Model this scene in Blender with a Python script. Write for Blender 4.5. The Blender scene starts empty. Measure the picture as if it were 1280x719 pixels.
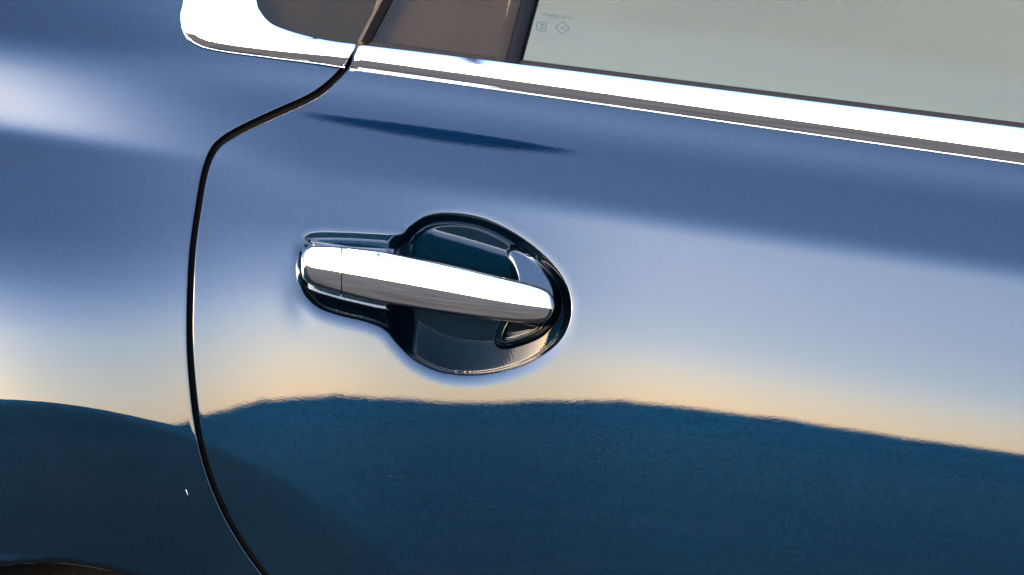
import bpy, math, random
import numpy as np
from mathutils import Vector, Matrix

R = math.radians
scene = bpy.context.scene

# ------------------------------------------------------------------ camera
DIST, PITCH, ROLL = 3.0, R(5.0), R(7.0)
K = 0.00075                                   # metres per photo pixel on the door
TARGET = np.array([0.0, 0.0, 0.93])
FWD = np.array([0.0, math.cos(PITCH), -math.sin(PITCH)])
UP0 = np.array([0.0, math.sin(PITCH), math.cos(PITCH)])
RIGHT = np.array([math.cos(ROLL), 0, 0]) + math.sin(ROLL) * UP0
UP = np.array([-math.sin(ROLL), 0, 0]) + math.cos(ROLL) * UP0
CAM = TARGET - DIST * FWD
cd = bpy.data.cameras.new("camera")
cd.sensor_width = 36.0
cd.lens = 36.0 * DIST / (1280 * K)
cd.clip_start, cd.clip_end = 0.05, 9000
cd.dof.use_dof = True
cd.dof.focus_distance = DIST + 0.02
cd.dof.aperture_fstop = 5.0
cam = bpy.data.objects.new("camera", cd)
scene.collection.objects.link(cam)
M3 = Matrix((RIGHT.tolist(), UP.tolist(), (-FWD).tolist())).transposed()
cam.matrix_world = Matrix.Translation(Vector(CAM)) @ M3.to_4x4()
scene.camera = cam

# ------------------------------------------------------------------ sky and sun
SUN_EL, SUN_AZ = 9.0, 211.0                  # azimuth from +Y towards +X: low hazy sun on the camera side, off to the left
w = bpy.data.worlds.new("World"); scene.world = w; w.use_nodes = True
nt = w.node_tree; nt.nodes.clear()
sky = nt.nodes.new("ShaderNodeTexSky"); sky.sky_type = 'NISHITA'
sky.sun_disc = False
sky.sun_elevation = R(SUN_EL); sky.sun_rotation = R(SUN_AZ)
sky.air_density = 1.0; sky.dust_density = 1.3; sky.ozone_density = 1.9
bg = nt.nodes.new("ShaderNodeBackground"); bg.inputs[1].default_value = 0.10
out = nt.nodes.new("ShaderNodeOutputWorld")
wb = nt.nodes.new("ShaderNodeMix"); wb.data_type = 'RGBA'; wb.blend_type = 'MULTIPLY'; wb.inputs[0].default_value = 1.0
wb.inputs[7].default_value = (1.055, .94, 1.0, 1)                    # the photograph's slightly magenta white balance, over the whole sky
nt.links.new(sky.outputs[0], wb.inputs[6]); nt.links.new(wb.outputs[2], bg.inputs[0]); nt.links.new(bg.outputs[0], out.inputs[0])
sl = bpy.data.lights.new("sun", 'SUN'); sl.energy = 0.5; sl.angle = R(30); sl.color = (1, .86, .68)
so = bpy.data.objects.new("sun", sl); scene.collection.objects.link(so)
sd = Vector((math.sin(R(SUN_AZ)) * math.cos(R(SUN_EL)), math.cos(R(SUN_AZ)) * math.cos(R(SUN_EL)), math.sin(R(SUN_EL))))
so.rotation_euler = sd.to_track_quat('Z', 'Y').to_euler()
so.location = sd * 30
vs = scene.view_settings
vs.view_transform = 'Standard'; vs.look = 'None'; vs.gamma = 1.0; vs.use_curve_mapping = False
vs.exposure = 4.85
scene.cycles.use_denoising = True
scene.cycles.max_bounces = 10; scene.cycles.glossy_bounces = 8; scene.cycles.transparent_max_bounces = 12

# ------------------------------------------------------------------ helpers
def Q(px, py, y):
    """point at depth y (car space) seen at photo position px, py; arrays allowed"""
    px, py, y = np.broadcast_arrays(np.asarray(px, float), np.asarray(py, float), np.asarray(y, float))
    a = (px - 640) * K / DIST; b = -(py - 359.5) * K / DIST
    d = FWD + a[..., None] * RIGHT + b[..., None] * UP
    s = (y - CAM[1]) / d[..., 1]
    return CAM + s[..., None] * d

def new_obj(name, data, parent=None, **props):
    o = bpy.data.objects.new(name, data); scene.collection.objects.link(o)
    if parent is not None: o.parent = parent
    for k, v in props.items(): o[k] = v
    return o

def mesh_from(name, V, F, mat, parent=None, smooth=True, normals=None, **props):
    me = bpy.data.meshes.new(name)
    V = np.asarray(V, float).reshape(-1, 3); F = np.asarray(F, int)
    me.vertices.add(len(V)); me.vertices.foreach_set("co", V.ravel())
    n = F.shape[1]
    me.loops.add(F.size); me.loops.foreach_set("vertex_index", F.ravel())
    me.polygons.add(len(F)); me.polygons.foreach_set("loop_start", np.arange(len(F)) * n)
    me.update(calc_edges=True); me.validate()
    me.polygons.foreach_set("use_smooth", np.full(len(me.polygons), smooth))
    if normals is not None: me.normals_split_custom_set_from_vertices(normals.tolist())
    me.materials.append(mat); me.update()
    return new_obj(name, me, parent, **props)

def grid_faces(nr, nc, wrap=False):
    i = np.arange(nr - 1)[:, None]; j = np.arange(nc if wrap else nc - 1)[None, :]
    j2 = (j + 1) % nc
    return np.stack([i * nc + j, i * nc + j2, (i + 1) * nc + j2, (i + 1) * nc + j], -1).reshape(-1, 4)

def vnormals(V, F):
    p = V[F]; n = np.cross(p[:, 2] - p[:, 0], p[:, 3] - p[:, 1])
    N = np.zeros_like(V)
    for c in range(4): np.add.at(N, F[:, c], n)
    L = np.linalg.norm(N, axis=1, keepdims=True); L[L == 0] = 1
    return N / L

def catmull(pts, n, closed=False):
    p = np.asarray(pts, float)
    q = np.vstack([p[-1], p, p[0], p[1]]) if closed else np.vstack([2 * p[0] - p[1], p, 2 * p[-1] - p[-2]])
    m = len(p) if closed else len(p) - 1
    res = []
    for i in range(m):
        a, b, c, d = q[i:i + 4]; t = np.linspace(0, 1, n, endpoint=False)[:, None]
        res.append(.5 * (2 * b + (c - a) * t + (2 * a - 5 * b + 4 * c - d) * t ** 2 + (-a + 3 * b - 3 * c + d) * t ** 3))
    r = np.vstack(res)
    return r if closed else np.vstack([r, p[-1]])

def resample(pts, n):
    d = np.r_[0, np.cumsum(np.linalg.norm(np.diff(pts, axis=0), axis=1))]
    s = np.linspace(0, d[-1], n)
    return np.stack([np.interp(s, d, pts[:, k]) for k in range(pts.shape[1])], 1)

def smooth01(x): x = np.clip(x, 0, 1); return x * x * (3 - 2 * x)

def box(name, c, s, mat, parent=None, bevel=0.0, **props):
    V = [(c[0] + sx * s[0] / 2, c[1] + sy * s[1] / 2, c[2] + sz * s[2] / 2) for sx in (-1, 1) for sy in (-1, 1) for sz in (-1, 1)]
    F = [(0, 1, 3, 2), (4, 6, 7, 5), (0, 4, 5, 1), (2, 3, 7, 6), (0, 2, 6, 4), (1, 5, 7, 3)]
    o = mesh_from(name, V, F, mat, parent, smooth=False, **props)
    if bevel:
        m = o.modifiers.new("bevel", 'BEVEL'); m.width = bevel; m.segments = 3
    return o

# ------------------------------------------------------------------ materials
def material(name):
    m = bpy.data.materials.new(name); m.use_nodes = True
    return m, m.node_tree, m.node_tree.nodes["Principled BSDF"]

def paint_material():
    """blue metallic: a rough tinted flake layer under a smooth clear coat"""
    m = bpy.data.materials.new("blue_metallic_paint"); m.use_nodes = True; t = m.node_tree; t.nodes.clear(); L = t.links.new
    N_ = t.nodes.new
    o = N_("ShaderNodeOutputMaterial"); tc = N_("ShaderNodeTexCoord")
    vo = N_("ShaderNodeTexVoronoi"); vo.inputs["Scale"].default_value = 1300
    L(tc.outputs["Object"], vo.inputs["Vector"])
    sp = N_("ShaderNodeSeparateColor"); L(vo.outputs["Color"], sp.inputs[0])
    cr = N_("ShaderNodeValToRGB")
    cr.color_ramp.elements[0].color = (.0002, .0024, .0068, 1); cr.color_ramp.elements[1].color = (.0009, .0094, .0235, 1)
    L(sp.outputs[0], cr.inputs[0])
    mx = N_("ShaderNodeVectorMath"); mx.operation = 'SUBTRACT'; mx.inputs[1].default_value = (.5, .5, .5); L(vo.outputs["Color"], mx.inputs[0])
    sc = N_("ShaderNodeVectorMath"); sc.operation = 'SCALE'; sc.inputs["Scale"].default_value = .045; L(mx.outputs[0], sc.inputs[0])
    ge = N_("ShaderNodeNewGeometry"); ad = N_("ShaderNodeVectorMath"); L(ge.outputs["Normal"], ad.inputs[0]); L(sc.outputs[0], ad.inputs[1])
    no = N_("ShaderNodeVectorMath"); no.operation = 'NORMALIZE'; L(ad.outputs[0], no.inputs[0])
    fl = N_("ShaderNodeBsdfGlossy"); fl.inputs["Roughness"].default_value = .45; L(cr.outputs[0], fl.inputs["Color"]); L(no.outputs[0], fl.inputs["Normal"])
    n1 = N_("ShaderNodeTexNoise"); n1.inputs["Scale"].default_value = 480; n1.inputs["Detail"].default_value = 1.5
    L(tc.outputs["Object"], n1.inputs["Vector"])
    bp = N_("ShaderNodeBump"); bp.inputs["Strength"].default_value = .0045; bp.inputs["Distance"].default_value = .001; L(n1.outputs[0], bp.inputs["Height"])
    co = N_("ShaderNodeBsdfGlossy"); co.inputs["Roughness"].default_value = .012; L(bp.outputs[0], co.inputs["Normal"])
    fr = N_("ShaderNodeFresnel"); fr.inputs[0].default_value = 1.5; L(bp.outputs[0], fr.inputs["Normal"])
    ms = N_("ShaderNodeMixShader"); L(fr.outputs[0], ms.inputs[0]); L(fl.outputs[0], ms.inputs[1]); L(co.outputs[0], ms.inputs[2])
    # sparse dust specks
    v2 = N_("ShaderNodeTexVoronoi"); v2.inputs["Scale"].default_value = 55; L(tc.outputs["Object"], v2.inputs["Vector"])
    s2 = N_("ShaderNodeSeparateColor"); L(v2.outputs["Color"], s2.inputs[0])
    rr = N_("ShaderNodeMath"); rr.operation = 'MULTIPLY_ADD'; rr.inputs[1].default_value = .045; rr.inputs[2].default_value = -.018; L(s2.outputs[0], rr.inputs[0])
    lt = N_("ShaderNodeMath"); lt.operation = 'LESS_THAN'; L(v2.outputs["Distance"], lt.inputs[0]); L(rr.outputs[0], lt.inputs[1])
    am = N_("ShaderNodeMath"); am.operation = 'MULTIPLY'; am.inputs[1].default_value = .10; L(lt.outputs[0], am.inputs[0])
    df = N_("ShaderNodeBsdfDiffuse"); df.inputs[0].default_value = (.25, .23, .20, 1)
    m2 = N_("ShaderNodeMixShader"); L(am.outputs[0], m2.inputs[0]); L(ms.outputs[0], m2.inputs[1]); L(df.outputs[0], m2.inputs[2])
    L(m2.outputs[0], o.inputs[0])
    return m

def simple(name, col, rough=.5, metal=0.0, noise=0.0, scale=200, spec=.5, bump=0.0):
    m, t, b = material(name); L = t.links.new
    b.inputs["Roughness"].default_value = rough; b.inputs["Metallic"].default_value = metal
    b.inputs["Specular IOR Level"].default_value = spec
    tc = t.nodes.new("ShaderNodeTexCoord")
    n = t.nodes.new("ShaderNodeTexNoise"); n.inputs["Scale"].default_value = scale; n.inputs["Detail"].default_value = 4
    L(tc.outputs["Object"], n.inputs["Vector"])
    cr = t.nodes.new("ShaderNodeValToRGB")
    cr.color_ramp.elements[0].position = .3; cr.color_ramp.elements[1].position = .7
    cr.color_ramp.elements[0].color = tuple(c * (1 - noise) for c in col) + (1,)
    cr.color_ramp.elements[1].color = tuple(min(1, c * (1 + noise)) for c in col) + (1,)
    L(n.outputs[0], cr.inputs[0]); L(cr.outputs[0], b.inputs["Base Color"])
    if bump:
        bp = t.nodes.new("ShaderNodeBump"); bp.inputs["Strength"].default_value = bump; bp.inputs["Distance"].default_value = .002
        L(n.outputs[0], bp.inputs["Height"]); L(bp.outputs[0], b.inputs["Normal"])
    return m

def glass_material(name, tint, ior=1.5, rough=0.0):
    m = bpy.data.materials.new(name); m.use_nodes = True; t = m.node_tree; t.nodes.clear(); L = t.links.new
    o = t.nodes.new("ShaderNodeOutputMaterial"); mix = t.nodes.new("ShaderNodeMixShader")
    fr = t.nodes.new("ShaderNodeFresnel"); fr.inputs[0].default_value = ior
    tr = t.nodes.new("ShaderNodeBsdfTransparent"); tr.inputs[0].default_value = (*tint, 1)
    gl = t.nodes.new("ShaderNodeBsdfGlossy"); gl.inputs["Roughness"].default_value = rough
    L(fr.outputs[0], mix.inputs[0]); L(tr.outputs[0], mix.inputs[1]); L(gl.outputs[0], mix.inputs[2])
    L(mix.outputs[0], o.inputs[0])
    return m

PAINT = paint_material()
CHROME = simple("chrome", (.80, .80, .80), .035, 1.0, .015, 60)
RUBBER = simple("black_rubber", (.0012, .0012, .0015), .8, 0, .2, 300, spec=.02)
BLACK = simple("black_plastic", (.0015, .0015, .002), .7, 0, .2, 200, spec=.05)
GLOSSBLACK = simple("gloss_black_pillar", (.0012, .0014, .0026), .5, 0, .1, 80, spec=.04)
SEALGREY = simple("grey_window_seal", (.0055, .0053, .0055), .6, 0, .15, 300, spec=.05)
CABIN = simple("cabin_trim", (.52, .47, .42), .8, 0, .2, 40)
PILLAR = simple("pillar_trim_cloth", (.24, .22, .195), .9, 0, .12, 22, spec=0)
CABINDARK = simple("dark_cabin_trim", (.28, .25, .21), .8, 0, .2, 40)
TYRE = simple("tyre_rubber", (.004, .004, .004), .85, 0, .2, 150, spec=.03, bump=.2)
RIM = simple("wheel_alloy", (.5, .5, .52), .25, 1.0, .05, 30)
GLASS = glass_material("green_tinted_glass", (.51, .505, .42))
DARKGLASS = glass_material("dark_tinted_glass", (.44, .415, .35), 1.28)
DARKERGLASS = glass_material("privacy_glass", (.38, .36, .28), 1.28)
PRINT = simple("glass_print", (.012, .014, .012), .6, 0, .05, 200)
ASPHALT = simple("asphalt", (.050, .044, .037), .9, 0, .35, 3.0, spec=0)
HILL = simple("hill_scrub", (.115, .122, .098), .95, 0, .12, .02, spec=0)
GRASS = simple("dry_hill_grass", (.26, .25, .19), .95, 0, .15, .02, spec=0)

# ------------------------------------------------------------------ body surface (depth in metres, +y inwards)
BELT0, BELT1 = 23.2, 0.1405
def vof(px, py): return py - BELT0 - BELT1 * px
def pyof(px, v): return v + BELT0 + BELT1 * px

PXC = np.linspace(-260, 1500, 177)
VC = np.arange(-420, 900, 1.0)
PXF = np.arange(-400, 1640, 4.0)
VHF = np.interp(PXF, [-260, 0, 180, 250, 320, 400, 480, 560, 640, 700, 800, 900, 1000, 1280, 1500], [580, 560, 525, 486, 462, 443, 427, 413, 403, 397, 394, 396, 399, 405, 407])
VHF = np.convolve(np.pad(VHF, 20, mode='edge'), np.hanning(43)[1:-1] / np.hanning(43).sum(), 'valid')      # height of the mirrored horizon
def tilt(v, px):
    """upward tilt of the skin in degrees at distance v below the belt line"""
    vh = np.interp(px, PXF, VHF)
    wv = np.where(v > 150, 150 + (v - 150) * 226 / (vh - 150), v)
    kn = [-420, -25, 0, 23, 61, 124, 150, 190, 230, 270, 310, 345, 376, 450, 640, 900]
    mid = np.interp(wv, kn, [22, 22, 25, 19.5, 28.5, 26.5, 23, 22, 14.5, 6.8, 5.1, 4.3, 3.6, 0.0, -4.0, -8])
    right = np.interp(wv, kn, [22, 22, 25, 18.5, 28.5, 26.5, 9.4, 8.8, 8.4, 7.4, 5.3, 4.3, 3.6, 0.0, -4.0, -8])
    left = np.interp(wv, [-420, -120, -10, 15, 40, 62, 90, 118, 134, 146, 152, 211, 240, 262, 284, 315, 346, 376, 450, 640, 900],
                         [28, 36, 42, 40, 22, 12, 9.5, 10, 14, 34, 37, 33, 23, 13.5, 7.4, 5.5, 4.5, 3.6, 0.0, -4.0, -8])
    a = smooth01((px + 40) / 430); b = smooth01((px - 380) / 420)
    return left * (1 - a) + (mid * (1 - b) + right * b) * a
tt = np.stack([tilt(VC, p) for p in PXC])
g = np.exp(-.5 * (np.arange(-15, 16) / 5.0) ** 2); g /= g.sum()
tt = np.stack([np.convolve(np.pad(r, 15, mode='edge'), g, 'valid') for r in tt])
HY = -np.cumsum(np.tan(np.radians(tt)), axis=1) * K
HY += .068 - HY[:, [int(64 + 420)]]
_g = np.exp(-.5 * (np.arange(-18, 19) / 6.0) ** 2); _g /= _g.sum()
_hs = np.stack([np.convolve(np.pad(HY[:, j], 18, mode='reflect', reflect_type='odd'), _g, 'valid') for j in range(HY.shape[1])], 1)
_w = smooth01((VC - 110) / 80)[None, :]
HY = HY * (1 - _w) + _hs * _w

def bilin(px, v):
    fx = np.clip((px - PXC[0]) / (PXC[1] - PXC[0]), 0, len(PXC) - 1.001); fv = np.clip(v - VC[0], 0, len(VC) - 1.001)
    i = fx.astype(int); j = fv.astype(int); a = fx - i; b = fv - j
    return (HY[i, j] * (1 - a) * (1 - b) + HY[i + 1, j] * a * (1 - b) + HY[i, j + 1] * (1 - a) * b + HY[i + 1, j + 1] * a * b)

FC = (-11.3, 1233.7, 730.0)                   # crease ring round the wheel arch
AC = (53.7, 1067.4, 363.4)                    # wheel opening
OUT = catmull([(374, 322), (376, 302), (390, 290.5), (430, 290), (470, 292), (500, 293), (512, 283), (532, 270), (560, 265.5),
               (600, 271), (640, 289), (678, 317), (704, 348), (714, 380), (709, 410), (690, 435), (652, 457), (602, 468.5),
               (555, 466), (520, 451), (498, 431), (481, 412), (458, 402), (425, 394), (398, 384), (380, 366), (375, 345)], 10, True)

BOSS = catmull([(634, 322), (638, 309), (650, 308), (672, 321), (692, 345), (700, 368), (697, 394), (678, 418), (648, 431), (626, 434),
                (620, 424), (626, 404), (640, 380), (641, 350)], 8, True)

def poly_sd(P, poly):
    """signed distance in px, positive inside, and the direction away from the nearest edge point"""
    A = poly; B = np.roll(poly, -1, 0)
    best = np.full(len(P), 1e9); near = np.zeros_like(P); inside = np.zeros(len(P), bool)
    for a, b in zip(A, B):
        d = b - a; t = np.clip(((P - a) @ d) / (d @ d), 0, 1)
        q = a + t[:, None] * d; r = np.linalg.norm(P - q, axis=1)
        m = r < best; best[m] = r[m]; near[m] = q[m]
        c = (a[1] > P[:, 1]) != (b[1] > P[:, 1])
        if c.any():
            inside ^= c & (P[:, 0] < a[0] + (P[:, 1] - a[1]) * d[0] / (d[1] if d[1] else 1e-9))
    sg = np.where(inside, 1, -1)
    g = (P - near) / np.maximum(best, 1e-6)[:, None] * sg[:, None]
    return sg * best, g

TOP = np.array([(376, 322), (379, 313), (386, 308.5), (400, 307), (430, 308.5), (470, 313), (500, 318.5), (560, 331), (620, 345), (660, 354.5), (682, 362), (690, 369), (694, 377)], float)
BOT = np.array([(376, 336), (378, 347), (386, 354.5), (400, 360), (430, 368.5), (470, 378), (500, 383), (560, 392.5), (620, 400.5), (660, 403.5), (682, 402), (690, 396), (694, 388)], float)

def recess_depth(px, py):
    P = np.stack([px, py], 1)
    d, g = poly_sd(P, OUT)
    up = g[:, 1]                                            # +1 along the upper rim, -1 along the lower rim
    ax = 330 + (px - 376) * .165; bot = np.interp(px, BOT[:, 0], BOT[:, 1])
    wb = smooth01((px - 482) / 40)
    f_bowl = bilin(np.array([560.]), np.array([164.]))[0] + .006 + (py - 266) * K * .19 - (px - 590) * K * .03 - bilin(px, vof(px, py))
    f_bowl = np.maximum(f_bowl, .006)
    f_arm = .0056 + np.maximum(py - bot - 7, 0) * K * .9 - .0018 * smooth01((py - ax + 32) / 10) * smooth01((ax + 50 - py) / 10)
    F = f_arm * (1 - wb) + f_bowl * wb
    bd, _ = poly_sd(P, BOSS)
    low = smooth01((py - ax - 18) / 12)
    f_boss = .0105 - np.minimum(py - ax, 0) * K * .20 + (.007 + np.maximum(py - ax - 24, 0) * K * .5) * smooth01((bd - 5) / 6) * low
    F = F + (f_boss - F) * smooth01((bd + 2) / 11.0)
    L = np.where(up > 0, 9 + 3 * up, 9 + 5.2 * up) + (1 - wb) * 7 * np.maximum(up, 0)
    sm = .55 - .4 * (1 - wb) * np.maximum(up, 0)
    sm = sm - .35 * np.clip(-up, 0, 1)
    W = smooth01(d / L) * sm + (1 - sm) * np.clip(d / L, 0, 1)
    lip = -.00045 * np.exp(-.5 * ((d - L - 1.5) / 1.7) ** 2) * smooth01((up - .05) / .3) * wb
    hr = 13.0 - 5.0 * up; halo = (.0011 - .0008 * up) * (1 - .65 * np.clip(-g[:, 0], 0, 1)) * np.clip(1 + np.minimum(d, 0) / hr, 0, 1) ** 2.4
    dim = .0013 * np.exp(-((px - 374) / 15) ** 2 - ((py - 362) / 30) ** 2) * (d < 40)
    return halo + F * W + lip * (d > 0) + dim, d

def body_y(px, py, recess=False):
    y = bilin(px, vof(px, py))
    v = vof(px, py)
    r = np.hypot(px - FC[0], py - FC[1]); s = FC[2] - r
    wd = 1.6
    ramp = wd * np.logaddexp(0, s / wd)
    ramp = np.where(ramp > 190, 190, ramp)
    slope = math.tan(R(9.5)) * (1 - .45 * smooth01((px - 240) / 280))
    y = y + K * ramp * slope
    d = None
    if recess:
        d = np.full(px.shape, -1e3)
        m = (px > 300) & (px < 780) & (py > 210) & (py < 530)
        e, dm = recess_depth(px[m], py[m]); d[m] = dm
        y[m] += e
    return y, d

# shut line between quarter panel and door: px as a function of v
GAP = catmull([(446, 20), (443, 45), (437, 66), (431, 84), (413, 104), (390, 121), (350, 139.5), (312, 157), (284, 172), (267, 188),
               (256, 216), (248, 260), (241, 310), (238, 360), (237, 420), (239.5, 470), (246.5, 530), (259, 585), (281, 640),
               (307, 685), (336, 724), (420, 830), (470, 890)], 12)
GV = vof(GAP[:, 0], GAP[:, 1]); o_ = np.argsort(GV); GV = GV[o_]; GX = GAP[o_, 0]
def gap_x(v): return np.interp(v, GV, GX)
def gap_fac(v):
    gx = np.gradient(GX, GV)
    # angle of the line in the picture: py = v + belt(px)
    dpy = 1 + BELT1 * gx
    f = np.sqrt(gx ** 2 + dpy ** 2) / np.maximum(np.abs(dpy), .05)
    f = np.convolve(np.pad(f, 8, mode='edge'), np.ones(17) / 17, 'valid')
    return np.interp(v, GV, f)

GAPHALF = 3.6
def edge_cols():
    """(perpendicular distance from gap edge, extra depth) from deep inside the gap out onto the skin, in px"""
    r = 1.6; cols = [(0.0, 34.0), (0.0, 16.0), (0.0, 8.0)]
    for a in np.linspace(0, 90, 9): cols.append((r * (1 - math.cos(R(a))), r * (1 - math.sin(R(a)))))
    cols += [(6.0, 0), (9.0, 0), (14.0, 0), (20.0, 0)]
    return cols
EC = edge_cols()

def arch_wall(px, py, y):
    dx, dy = px - AC[0], py - AC[1]; r = np.hypot(dx, dy); ins = np.maximum(AC[2] - r, 0); f = np.where(ins > 0, AC[2] / np.maximum(r, 1), 1)
    lip = np.minimum(ins, 400)
    return AC[0] + dx * f, AC[1] + dy * f, y + K * lip * 1.2

car = new_obj("car", None, label="dark blue metallic car side with chrome door handle and chrome window trim", category="car")

# quarter panel (behind the door)
vr = np.r_[np.arange(-330, -30, 8), np.arange(-30, -6, 2.5), np.arange(-6, 10, .6), np.arange(10, 560, 2.5), np.arange(560, 760, 6)]
far = np.r_[np.arange(6, 420, 2.5)]
rows = []
for v in vr:
    gv = max(v, -22.0)
    gx = gap_x(gv); fac = gap_fac(gv)
    if v < -22: gx = gx + (262 - gx) * smooth01((-22 - v) / 14)
    xs = [gx - (GAPHALF + a) * fac for a, _ in EC]; ds = [d for _, d in EC]
    x0 = xs[-1]
    f = far / far[-1]
    xs += list(x0 + (-950 - x0) * f ** 1.3); ds += [0] * len(far)
    rows.append(np.stack([np.array(xs), np.full(len(xs), v), np.array(ds)], 1))
Gd = np.stack(rows); px, v, dd = Gd[..., 0], Gd[..., 1], Gd[..., 2]
py = pyof(px, v)
y, _ = body_y(px, py); y = y + dd * K
px, py, y = arch_wall(px, py, y)
V = Q(px, py, y).reshape(-1, 3); F = grid_faces(*px.shape)[:, ::-1]
F = F[:, ::-1] if vnormals(V, F)[len(V) // 2][1] > 0 else F
quarter = mesh_from("quarter_panel", V, F, PAINT, car)

# rubber-black strip added behind the skins to give the shut line its deep shade
vs_ = np.arange(-16, 690, 2.0); rows = []
for v in vs_:
    gx = gap_x(v); fac = gap_fac(v)
    X = gx + np.array([-8, -3.8, -1.5, 1.5, 3.8, 8]) * fac
    Y = pyof(X, v); yy, _ = body_y(X, Y)
    rows.append(Q(X, Y, yy + K * np.array([15, 13, 12, 12, 13, 15])))
A = np.stack(rows); V = A.reshape(-1, 3); F = grid_faces(A.shape[0], 6)
if vnormals(V, F)[len(V) // 2][1] > 0: F = F[:, ::-1]
mesh_from("gap_shade_strip", V, F, RUBBER, car)

# rear door skin and grip recess
vd = np.r_[np.arange(-22, -6, 2.0), np.arange(-6, 10, .6), np.arange(10, 40, 2.0), np.arange(40, 150, 2.5), np.arange(150, 385, .8), np.arange(385, 560, 2.5), np.arange(560, 700, 5)]
base = np.r_[np.arange(282, 350, 4.0), np.arange(350, 735, .8), np.arange(735, 800, 3), np.arange(800, 1460, 8), np.arange(1460, 1860, 20)]
rows = []
for v in vd:
    gx = gap_x(v); fac = gap_fac(v)
    xs = np.array([gx + (GAPHALF + a) * fac for a, _ in EC]); ds = np.array([d for _, d in EC])
    x0 = xs[-1] + 4
    # columns settle to fixed stations once past the shut line
    b = base.copy(); lo = base[0]
    wgt = np.clip((base - lo) / (1840 - lo), 0, 1)
    b = x0 + wgt * (1840 - x0) if x0 > 300 else np.where(base < 350, x0 + (base - lo) / (350 - lo) * (350 - x0), base)
    rows.append(np.stack([np.r_[xs, b], np.full(len(xs) + len(b), v), np.r_[ds, np.zeros(len(b))]], 1))
Gd = np.stack(rows); px, v, dd = Gd[..., 0], Gd[..., 1], Gd[..., 2]
py = pyof(px, v)
y, d = body_y(px, py, True); y = y + dd * K
V = Q(px, py, y).reshape(-1, 3); F = grid_faces(*px.shape)
N = vnormals(V, F)
if N[len(V) // 2][1] > 0: F = F[:, ::-1]; N = -N
isr = (d.reshape(-1)[F].mean(1) > 1.0)
def submesh(F):
    u, inv = np.unique(F, return_inverse=True)
    return V[u], inv.reshape(F.shape), N[u]
a, b, c = submesh(F[~isr]); door = mesh_from("rear_door", a, b, PAINT, car, normals=c)
a, b, c = submesh(F[isr]); rec = mesh_from("handle_recess", a, b, PAINT, door, normals=c)

def depth_at(px_, py_):
    yy, _ = body_y(np.array([float(px_)]), np.array([float(py_)])); return float(yy[0])

# ------------------------------------------------------------------ door handle
AX = (TOP + BOT) / 2; AX[:, 0] = TOP[:, 0]
PROF = np.array([(0.0, -.10), (-.005, .12), (.02, .26), (.07, .36), (.16, .43), (.32, .49), (.48, .532), (.58, .541), (.68, .530), (.80, .485), (.92, .39), (.99, .27), (1.0, .12), (.98, -.10)])
BACKPROF = np.array([(.05, -.20), (.04, -.10), (.05, .02), (.3, .04), (.7, .04), (.95, .02), (.96, -.10), (.95, -.20)])
def handle_piece(name, x0, x1, parent, mat, prof=PROF):
    xs = np.unique(np.r_[x0, np.arange(math.ceil(x0), x1, 2.0), x1])
    pr = catmull(prof, 4)
    pts = catmull(np.c_[TOP, BOT], 8)
    rings = []
    for x in xs:
        t = np.interp(x, pts[:, 0], pts[:, 1]); bt = np.interp(x, pts[:, 2], pts[:, 3])
        s = (x - 376) / (694 - 376)
        bow = 6 + 13 * math.sin(math.pi * min(max(s, 0), 1)) ** .8
        endr = min(1, max(0, min((x - 375.5) / 16, (694.5 - x) / 13)))
        e = math.sqrt(max(1 - (1 - endr) ** 2, 0))
        h = 52
        yb = depth_at(x, (t + bt) / 2) - K * bow
        w_ = pr[:, 0]; o = pr[:, 1] * h * (.25 + .75 * e)
        rings.append(Q(np.full(len(w_), x), t + (bt - t) * w_, yb - K * o))
    # close the ends with shrunken rings
    def cap(r): c = r.mean(0); return c + (r - c) * .02
    rings = [cap(rings[0])] + rings + [cap(rings[-1])]
    A = np.stack(rings); V = A.reshape(-1, 3); F = grid_faces(A.shape[0], A.shape[1], True)
    N = vnormals(V, F)
    mid = (A.shape[0] // 2) * A.shape[1] + A.shape[1] // 2
    if N[mid][1] > 0: F = F[:, ::-1]
    return mesh_from(name, V, F, mat, parent)
handle = handle_piece("door_handle", 427.6, 694, car, CHROME)
hcap = handle_piece("handle_cap", 376, 426.4, handle, CHROME)
hcap["label"] = "separate chrome end cap of the handle"

handle_piece("handle_backing", 386, 686, handle, BLACK, BACKPROF)
def mount(x0, x1, sh):
    xs = np.linspace(x0, x1, 12); rings = []
    for x in xs:
        t = np.interp(x, TOP[:, 0], TOP[:, 1]); bt = np.interp(x, BOT[:, 0], BOT[:, 1]); c = (t + bt) / 2; h = (bt - t) / 2 * sh
        ph = np.linspace(0, 2 * math.pi, 24, endpoint=False)
        e = min(1, .45 + min(x - x0, x1 - x) / 10)
        yb = depth_at(x, c)
        k = np.sign(np.cos(ph)) * np.abs(np.cos(ph)) ** .6 * h * e
        dp = np.where(np.sin(ph) > 0, 22 * np.abs(np.sin(ph)) ** .3, -8 * np.abs(np.sin(ph)) ** .3)
        rings.append(Q(np.full(24, x), c + k, yb + K * dp))
    A = np.stack([rings[0].mean(0) + (rings[0] - rings[0].mean(0)) * .02] + rings + [rings[-1].mean(0) + (rings[-1] - rings[-1].mean(0)) * .02])
    return mesh_from("handle_mount", A.reshape(-1, 3), grid_faces(A.shape[0], 24, True), BLACK, handle)
mount(384, 470, .86); mount(648, 690, .80)

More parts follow.
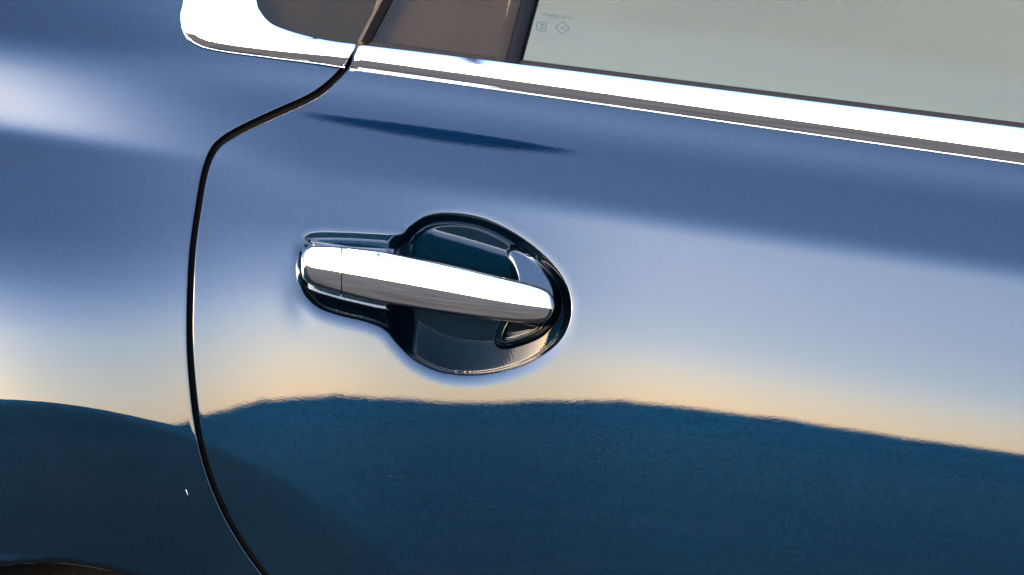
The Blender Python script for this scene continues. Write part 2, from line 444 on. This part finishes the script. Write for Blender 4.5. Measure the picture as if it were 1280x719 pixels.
# ------------------------------------------------------------------ chrome window trim
def belt_y(px_): return depth_at(px_, pyof(px_, -4))
TPROF = catmull([(-2.8, -8), (-2.5, 3), (-1.9, 4.6), (-1.1, 5.0), (-.3, 4.7), (.5, 5.0), (3, 6.4), (6, 7.7), (9, 8.8), (11, 9.3), (13, 9.5)], 5)     # foot bead and lower lip, px
def trim_prof(width):
    f = np.linspace(0, 1, 22)[1:]
    return np.r_[TPROF, np.c_[13 + (width - 13) * f, 9.5 - 2.0 * f - 6.5 * f ** 3 - 1.0 * smooth01((f - .9) / .1)], [(width + .5, -4), (width + .5, -12)]]
def strip(name, outer, inner, parent, mat, ybase, n=140, bead=True):
    O = resample(catmull(outer, 14), n); I = resample(catmull(inner, 14), n)
    rings = []
    for a, b in zip(O, I):
        wid = np.linalg.norm(b - a); prof = trim_prof(wid)
        p = a + (b - a) * prof[:, [0]] / wid
        if not bead:
            p[:28] = a + (b - a) * np.maximum(prof[:28, [0]], -.8) / wid
        rings.append(Q(p[:, 0], p[:, 1], ybase(*a) - K * prof[:, 1]))
    A = np.stack([rings[0].mean(0) + (rings[0] - rings[0].mean(0)) * .02] + rings + [rings[-1].mean(0) + (rings[-1] - rings[-1].mean(0)) * .02])
    V = A.reshape(-1, 3); F = grid_faces(A.shape[0], A.shape[1], True)
    N = vnormals(V, F); mid = (A.shape[0] // 2) * A.shape[1] + int(A.shape[1] * .55)
    if N[mid][1] > 0: F = F[:, ::-1]
    return mesh_from(name, V, F, mat, parent)
_pp = np.array([(431, 78), (390, 72), (330, 64), (275, 57), (246, 49), (230, 34), (228, 14), (231, -5), (233, -40)], float)
_cf = np.linalg.lstsq(np.c_[np.ones(len(_pp)), _pp], np.array([depth_at(*p) for p in _pp]), rcond=None)[0]
def yb_left(px_, py_): return float(_cf @ (1, px_, py_ - 6)) - .0012
trimL = strip("window_trim", [(236, -150), (233, -60), (230, 0), (226.5, 18), (230, 40), (246, 55), (275, 63), (330, 70.5), (390, 78), (431, 84)],
              [(312, -150), (314, -60), (320, 0), (326, 16), (338, 29), (356, 37), (378, 43.5), (400, 48.5), (420, 52), (445, 55)], car, CHROME, yb_left, bead=False)
trimR = strip("window_trim", [(438, 85.5), (640, 113.5), (860, 145), (1060, 173.5), (1280, 204.5), (1440, 227), (1830, 281.8)],
              [(449, 55.5), (640, 79), (860, 107), (1060, 132.5), (1280, 160.5), (1440, 181), (1830, 231)], car, CHROME, lambda a, b: belt_y(a))
trimL["label"] = "curved chrome trim round the rear quarter window"
trimR["label"] = "long straight chrome trim along the door window sill"

# ------------------------------------------------------------------ windows
LEAN = math.tan(R(26))
def gy(px_, py_, off=0.0):
    """glass plane leaning inwards above the trim"""
    v = vof(px_, py_)
    return belt_y(640) + .006 + off + np.maximum(-35 - v, -20) * K * LEAN
def sheet(name, poly, off, mat, parent, thick=.004, n=1):
    P = np.array(poly, float); y = gy(P[:, 0], P[:, 1], off)
    A = Q(P[:, 0], P[:, 1], y); B = Q(P[:, 0], P[:, 1], y + thick); m = len(P)
    me = bpy.data.meshes.new(name)
    me.from_pydata(np.vstack([A, B]).tolist(), [], [list(range(m))[::-1], list(range(m, 2 * m))] + [[i, (i + 1) % m, m + (i + 1) % m, m + i] for i in range(m)])
    me.materials.append(mat); me.validate()
    import bmesh
    bm = bmesh.new(); bm.from_mesh(me); bmesh.ops.recalc_face_normals(bm, faces=bm.faces); bm.to_mesh(me); bm.free()
    return new_obj(name, me, parent)
swin = sheet("side_window", [(640, 84), (1440, 188), (1830, 238), (1830, -330), (742, -330), (652, 0)], .004, GLASS, car)
qwin = sheet("quarter_window", [(452, 58), (480, 0), (640, -330), (728, -330), (636, 0), (622, 84), (600, 82)], .001, DARKGLASS, car)
qwin["label"] = "small fixed dark window in the rear door"
fwin = sheet("rear_quarter_window", catmull([(445, 58), (400, 54), (360, 46), (332, 30), (317, 0), (309, -60), (307, -200), (480, -200), (545, -200), (500, -100), (478, -20)], 5, True), .001, DARKERGLASS, car)
fwin["label"] = "dark tinted quarter window behind the door shut line"
sheet("pillar_trim", [(440, 66), (628, 90), (760, -330), (330, -330), (290, 0), (300, 40)], .022, PILLAR, car)
# seals and the divider bar between fixed and sliding glass
def bar(name, a0, a1, b0, b1, off, mat, parent, proud):
    """bar between edge a (two points) and edge b, standing proud of the glass with rounded section"""
    n = 24; rings = []
    for s in np.linspace(0, 1, n):
        p = np.array(a0) + (np.array(a1) - np.array(a0)) * s; q = np.array(b0) + (np.array(b1) - np.array(b0)) * s
        w_ = np.array([0, 0, .08, .25, .5, .75, .92, 1, 1]); o = np.array([-6, .5, .85, .97, 1, .97, .85, .5, -6]) * proud
        o[0] = o[-1] = -3
        X = p[0] + (q[0] - p[0]) * w_; Y = p[1] + (q[1] - p[1]) * w_
        rings.append(Q(X, Y, gy(X, Y, off) - K * o))
    A = np.stack(rings); V = A.reshape(-1, 3); F = grid_faces(n, 9, True)
    N = vnormals(V, F)
    if N[12 * 9 + 4][1] > 0: F = F[:, ::-1]
    return mesh_from(name, V, F, mat, parent)
bar("window_seal", (650, 74.5), (1830, 223.1), (646, 83), (1830, 236), .004, SEALGREY, swin, 5)
bar("window_seal", (462, 51), (640, 74), (459, 60), (640, 84), .001, SEALGREY, qwin, 3)
bar("division_bar", (740, -330), (632, 80), (722, -330), (618, 80), .001, SEALGREY, swin, 3.5)
bar("division_bar_edge", (757.5, -330), (648.5, 80), (738, -330), (631, 80), .001, GLOSSBLACK, swin, 7)
bar("glass_run_seal", (763, -330), (653, 78), (757.5, -330), (648.5, 78), .003, RUBBER, swin, 3)
bar("door_edge_seal", (662, -330), (464, 53), (647, -330), (451, 53), .001, RUBBER, qwin, 5)
bar("window_surround", (648.5, -330), (452, 53), (644, -330), (446.5, 53), .001, simple("beige_window_surround", (.022, .019, .016), .6, 0, .1, 200, spec=.05), fwin, 3)

# print etched in the corner of the sliding glass
def text(s, px_, py_, size_px, ang=-8):
    c = bpy.data.curves.new("glass_marking", 'FONT'); c.body = s; c.size = size_px * K * 1.35; c.resolution_u = 2
    tmp = bpy.data.objects.new("tmp", c); scene.collection.objects.link(tmp)
    dg = bpy.context.evaluated_depsgraph_get(); me = bpy.data.meshes.new_from_object(tmp.evaluated_get(dg))
    bpy.data.objects.remove(tmp); me.materials.append(PRINT)
    place(me, px_, py_)
    return new_obj("glass_marking", me, swin)
def place(me, px_, py_):
    e = 2.0
    o = Q(px_, py_, gy(px_, py_, .0034)); ux = Q(px_ + e, py_ + e * .13, gy(px_ + e, py_ + e * .13, .0034)) - o
    uy = Q(px_ + e * .12, py_ - e, gy(px_ + e * .12, py_ - e, .0034)) - o
    ux /= np.linalg.norm(ux); uy /= np.linalg.norm(uy)
    for vtx in me.vertices: vtx.co = Vector(o + ux * vtx.co.x + uy * vtx.co.y)
def lines(segs, px_, py_, wd=.9):
    V, F = [], []
    for (x0, y0), (x1, y1) in segs:
        d = np.array([x1 - x0, y1 - y0], float); d /= np.linalg.norm(d); n = np.array([-d[1], d[0]]) * wd / 2; k = len(V)
        for p in ((x0, y0), (x1, y1)):
            for sg in (1, -1): V.append(((p[0] + n[0] * sg) * K, (p[1] + n[1] * sg) * K, 0))
        F.append((k, k + 1, k + 3, k + 2))
    me = bpy.data.meshes.new("glass_marking"); me.from_pydata(V, [], F); me.materials.append(PRINT)
    place(me, px_, py_); return new_obj("glass_marking", me, swin)
text("TEMPERLITE LF", 677, 20, 4.6)
text("II", 672, 24.5, 2.4)
text("AIS", 699.5, 36.5, 4.2)
text("43R-000084", 668, 47.5, 4.2)
text("- M29", 696, 55.5, 3.6)
lines([((0, 9), (9.5, 0)), ((9.5, 0), (0, -9)), ((0, -9), (-9.5, 0)), ((-9.5, 0), (0, 9))], 703, 35)
lines([((-6, 6), (6, 6)), ((6, 6), (6, -6)), ((6, -6), (-6, -6)), ((-6, -6), (-6, 6)), ((-3, 3), (3, 3)), ((3, 3), (0, 0)), ((0, 0), (3, -3)), ((3, -3), (-3, -3)), ((-4, -1), (-4, 1))], 676.5, 33, 1.0)

# ------------------------------------------------------------------ small raised pale spot on the quarter panel
def spot(px_, py_):
    n = 14; a = np.linspace(0, 2 * math.pi, n, endpoint=False)
    yb = depth_at(px_, py_) - .0006
    X = px_ + 1.0 * np.cos(a) + 2.0 * np.sin(a); Y = py_ + 5.2 * np.sin(a)
    V = np.vstack([Q(X, Y, yb + .002), Q(px_ + (X - px_) * .5, py_ + (Y - py_) * .6, yb), Q(px_ + (X - px_) * .01, py_ + (Y - py_) * .01, yb - .0002)])
    mesh_from("pale_spot", V, grid_faces(3, n, True)[:, ::-1], simple("pale_spot_grey", (.16, .19, .26), .25, 0, .05, 400), quarter)
spot(233.5, 615)

# ------------------------------------------------------------------ rest of the car (out of frame, carries the skins and shades the ground)
BODY = simple("body_underside", (.02, .022, .028), .6, 0, .1, 20)
box("floor_shell", (0.35, .90, .55), (4.3, 1.45, .45), BODY, car, .03)
box("door_inner_panel", (0.55, .20, .93), (1.6, .10, .30), BODY, car, .01)
box("door_inner_panel", (0.35, 1.66, .88), (4.3, .10, .44), CABINDARK, car, .01)
box("rear_inner_panel", (-1.15, .30, .95), (1.25, .14, .36), BODY, car, .01)
box("roof", (-.1, .95, 1.62), (3.0, 1.05, .06), PAINT, car, .02)
box("seat_back", (-.22, .66, 1.12), (.20, .60, .66), CABIN, car, .05)
box("rear_pillar", (-.95, .95, 1.3), (.5, 1.0, .62), CABINDARK, car, .05)
box("front_pillar", (1.25, 1.45, 1.3), (.08, .06, .66), CABINDARK, car, .01)
box("front_pillar", (1.25, .50, 1.3), (.08, .06, .66), CABINDARK, car, .01)
def wheel(x, yc):
    n = 64; prof = [(.20, -.09), (.22, -.10), (.31, -.11), (.345, -.09), (.352, -.04), (.352, .04), (.345, .09), (.31, .11), (.22, .10), (.20, .09)]
    a = np.linspace(0, 2 * math.pi, n, endpoint=False)
    A = np.stack([np.stack([x + r * np.cos(a), np.full(n, yc + o), .35 + r * np.sin(a)], 1) for r, o in prof])
    ty = mesh_from("tyre", A.reshape(-1, 3), grid_faces(len(prof), n, True), TYRE, car)
    pr = [(.02, -.05), (.10, -.06), (.19, -.07), (.205, -.085), (.205, .08)]
    A = np.stack([np.stack([x + r * np.cos(a), np.full(n, yc + (o if yc < .5 else -o)), .35 + r * np.sin(a)], 1) for r, o in pr])
    mesh_from("rim", A.reshape(-1, 3), grid_faces(len(pr), n, True), RIM, ty)
wx = float(Q(AC[0], AC[1], 0.0)[0])
for x in (wx, wx + 2.6):
    for yc in (.24, 1.5): wheel(x, yc)
# wheel arch liner
a = np.linspace(0, 2 * math.pi, 72, endpoint=False); c0 = Q(AC[0], AC[1], .0)
A = np.stack([np.stack([c0[0] + r * np.cos(a), np.full(72, yy), c0[2] + r * np.sin(a)], 1) for r, yy in ((.285, .07), (.40, .09), (.40, .35), (.05, .35))])
mesh_from("arch_liner", A.reshape(-1, 3), grid_faces(4, 72, True), BLACK, car)

# ------------------------------------------------------------------ ground and far hills (seen in the paint, the chrome and through the glass)
mesh_from("ground", [(-3000, -3000, 0), (3000, -3000, 0), (3000, 3000, 0), (-3000, 3000, 0)], [(0, 1, 2, 3)], ASPHALT, None, False, kind="structure")
def hills(name, r0, h0, seed):
    rng = np.random.default_rng(seed); n = 240; a = np.linspace(-.1, math.pi + .1, n)
    h = sum(rng.uniform(.3, 1) / k * np.sin(k * a + rng.uniform(0, 6.28)) for k in (2, 3, 5, 7, 11, 17, 29))
    h = h0 * (1 + .22 * h)
    A = np.stack([np.stack([(r0 + dr) * np.cos(a), (r0 + dr) * np.sin(a), z], 1) for dr, z in ((0, np.full(n, -.5)), (40, h * .6), (90, h), (160, h * .9), (300, np.full(n, -.5)))])
    V = A.reshape(-1, 3); F = grid_faces(5, n)
    mesh_from(name, V, F, HILL, None, True, kind="structure")
hills("hills", 600, 48, 4)
mesh_from("field", [(-400, 9, .004), (400, 9, .004), (400, 640, .004), (-400, 640, .004)], [(0, 1, 2, 3)], GRASS, None, False, kind="structure")
def tree_line():
    rng = np.random.default_rng(7); n = 700; x = np.linspace(-260, 260, n)
    h = 5.5 + .5 * np.sin(x * .07) + np.convolve(rng.normal(0, 1.0, n + 8), np.ones(9) / 9, 'valid') * .6
    A = np.stack([np.stack([x, np.full(n, -150 + o) + rng.normal(0, .2, n), h * k], 1) for o, k in ((2.0, 0), (1.6, .6), (.6, .95), (-.6, 1), (-2, .5), (-2.4, 0))])
    mesh_from("tree_line", A.reshape(-1, 3), grid_faces(6, n), simple("tree_line_leaves", (.075, .068, .054), .9, 0, .5, .6, spec=0), None, True, kind="stuff")
tree_line()

# unseen dark object added overhead: its head makes the streak mirrored in the shoulder
prop = new_obj("streak_prop", None, label="added grey post and arm, unseen, whose head darkens the door shoulder reflection", category="reflection prop")
prop.location = (-.21, 3.335, 0)
LM = simple("prop_grey", (.03, .03, .034), .6, 0, .1, 8, spec=.2)
def tube(name, pts, rad, mat, parent, n=16):
    pts = np.array(pts, float); rings = []
    for i, p in enumerate(pts):
        t = pts[min(i + 1, len(pts) - 1)] - pts[max(i - 1, 0)]; t /= np.linalg.norm(t)
        a = np.cross(t, (1, 0, 0)); a /= np.linalg.norm(a); b = np.cross(t, a)
        ph = np.linspace(0, 2 * math.pi, n, endpoint=False)
        r = rad[i] if hasattr(rad, '__len__') else rad
        rings.append(p + r * (np.cos(ph)[:, None] * a + np.sin(ph)[:, None] * b))
    A = np.stack(rings)
    return mesh_from(name, A.reshape(-1, 3), grid_faces(len(pts), n, True), mat, parent)
tube("post", [(0, 0, 0), (0, 0, .3), (0, 0, 4), (0, 0, 7.0)], [.11, .08, .07, .055], LM, prop)
tube("arm", catmull([(0, 0, 7.0), (.0, -.15, 7.5), (0, -.8, 7.8), (0, -4.0, 7.97), (0, -8.1, 8.03)], 6), .035, LM, prop)
s_ = np.linspace(0, 1, 40); HL = 1.02; ph = np.linspace(0, 2 * math.pi, 28, endpoint=False)
wid_ = .008 + .10 * np.sin(math.pi * s_ ** 1.15)
A = np.stack([np.stack([np.full(28, -.51 + HL * a), -8.2 + b * np.cos(ph), 8.04 + .5 * b * np.sin(ph)], 1) for a, b in zip(s_, wid_)])
head = mesh_from("prop_head", A.reshape(-1, 3), grid_faces(40, 28, True), LM, prop)
box("lens", (-.03, -8.2, 7.986), (.40, .06, .01), simple("prop_core_grey", (.12, .12, .13), .4, 0, .05, 10), head, .004)  # paler strip added underneath to lighten the core of the mirrored streak
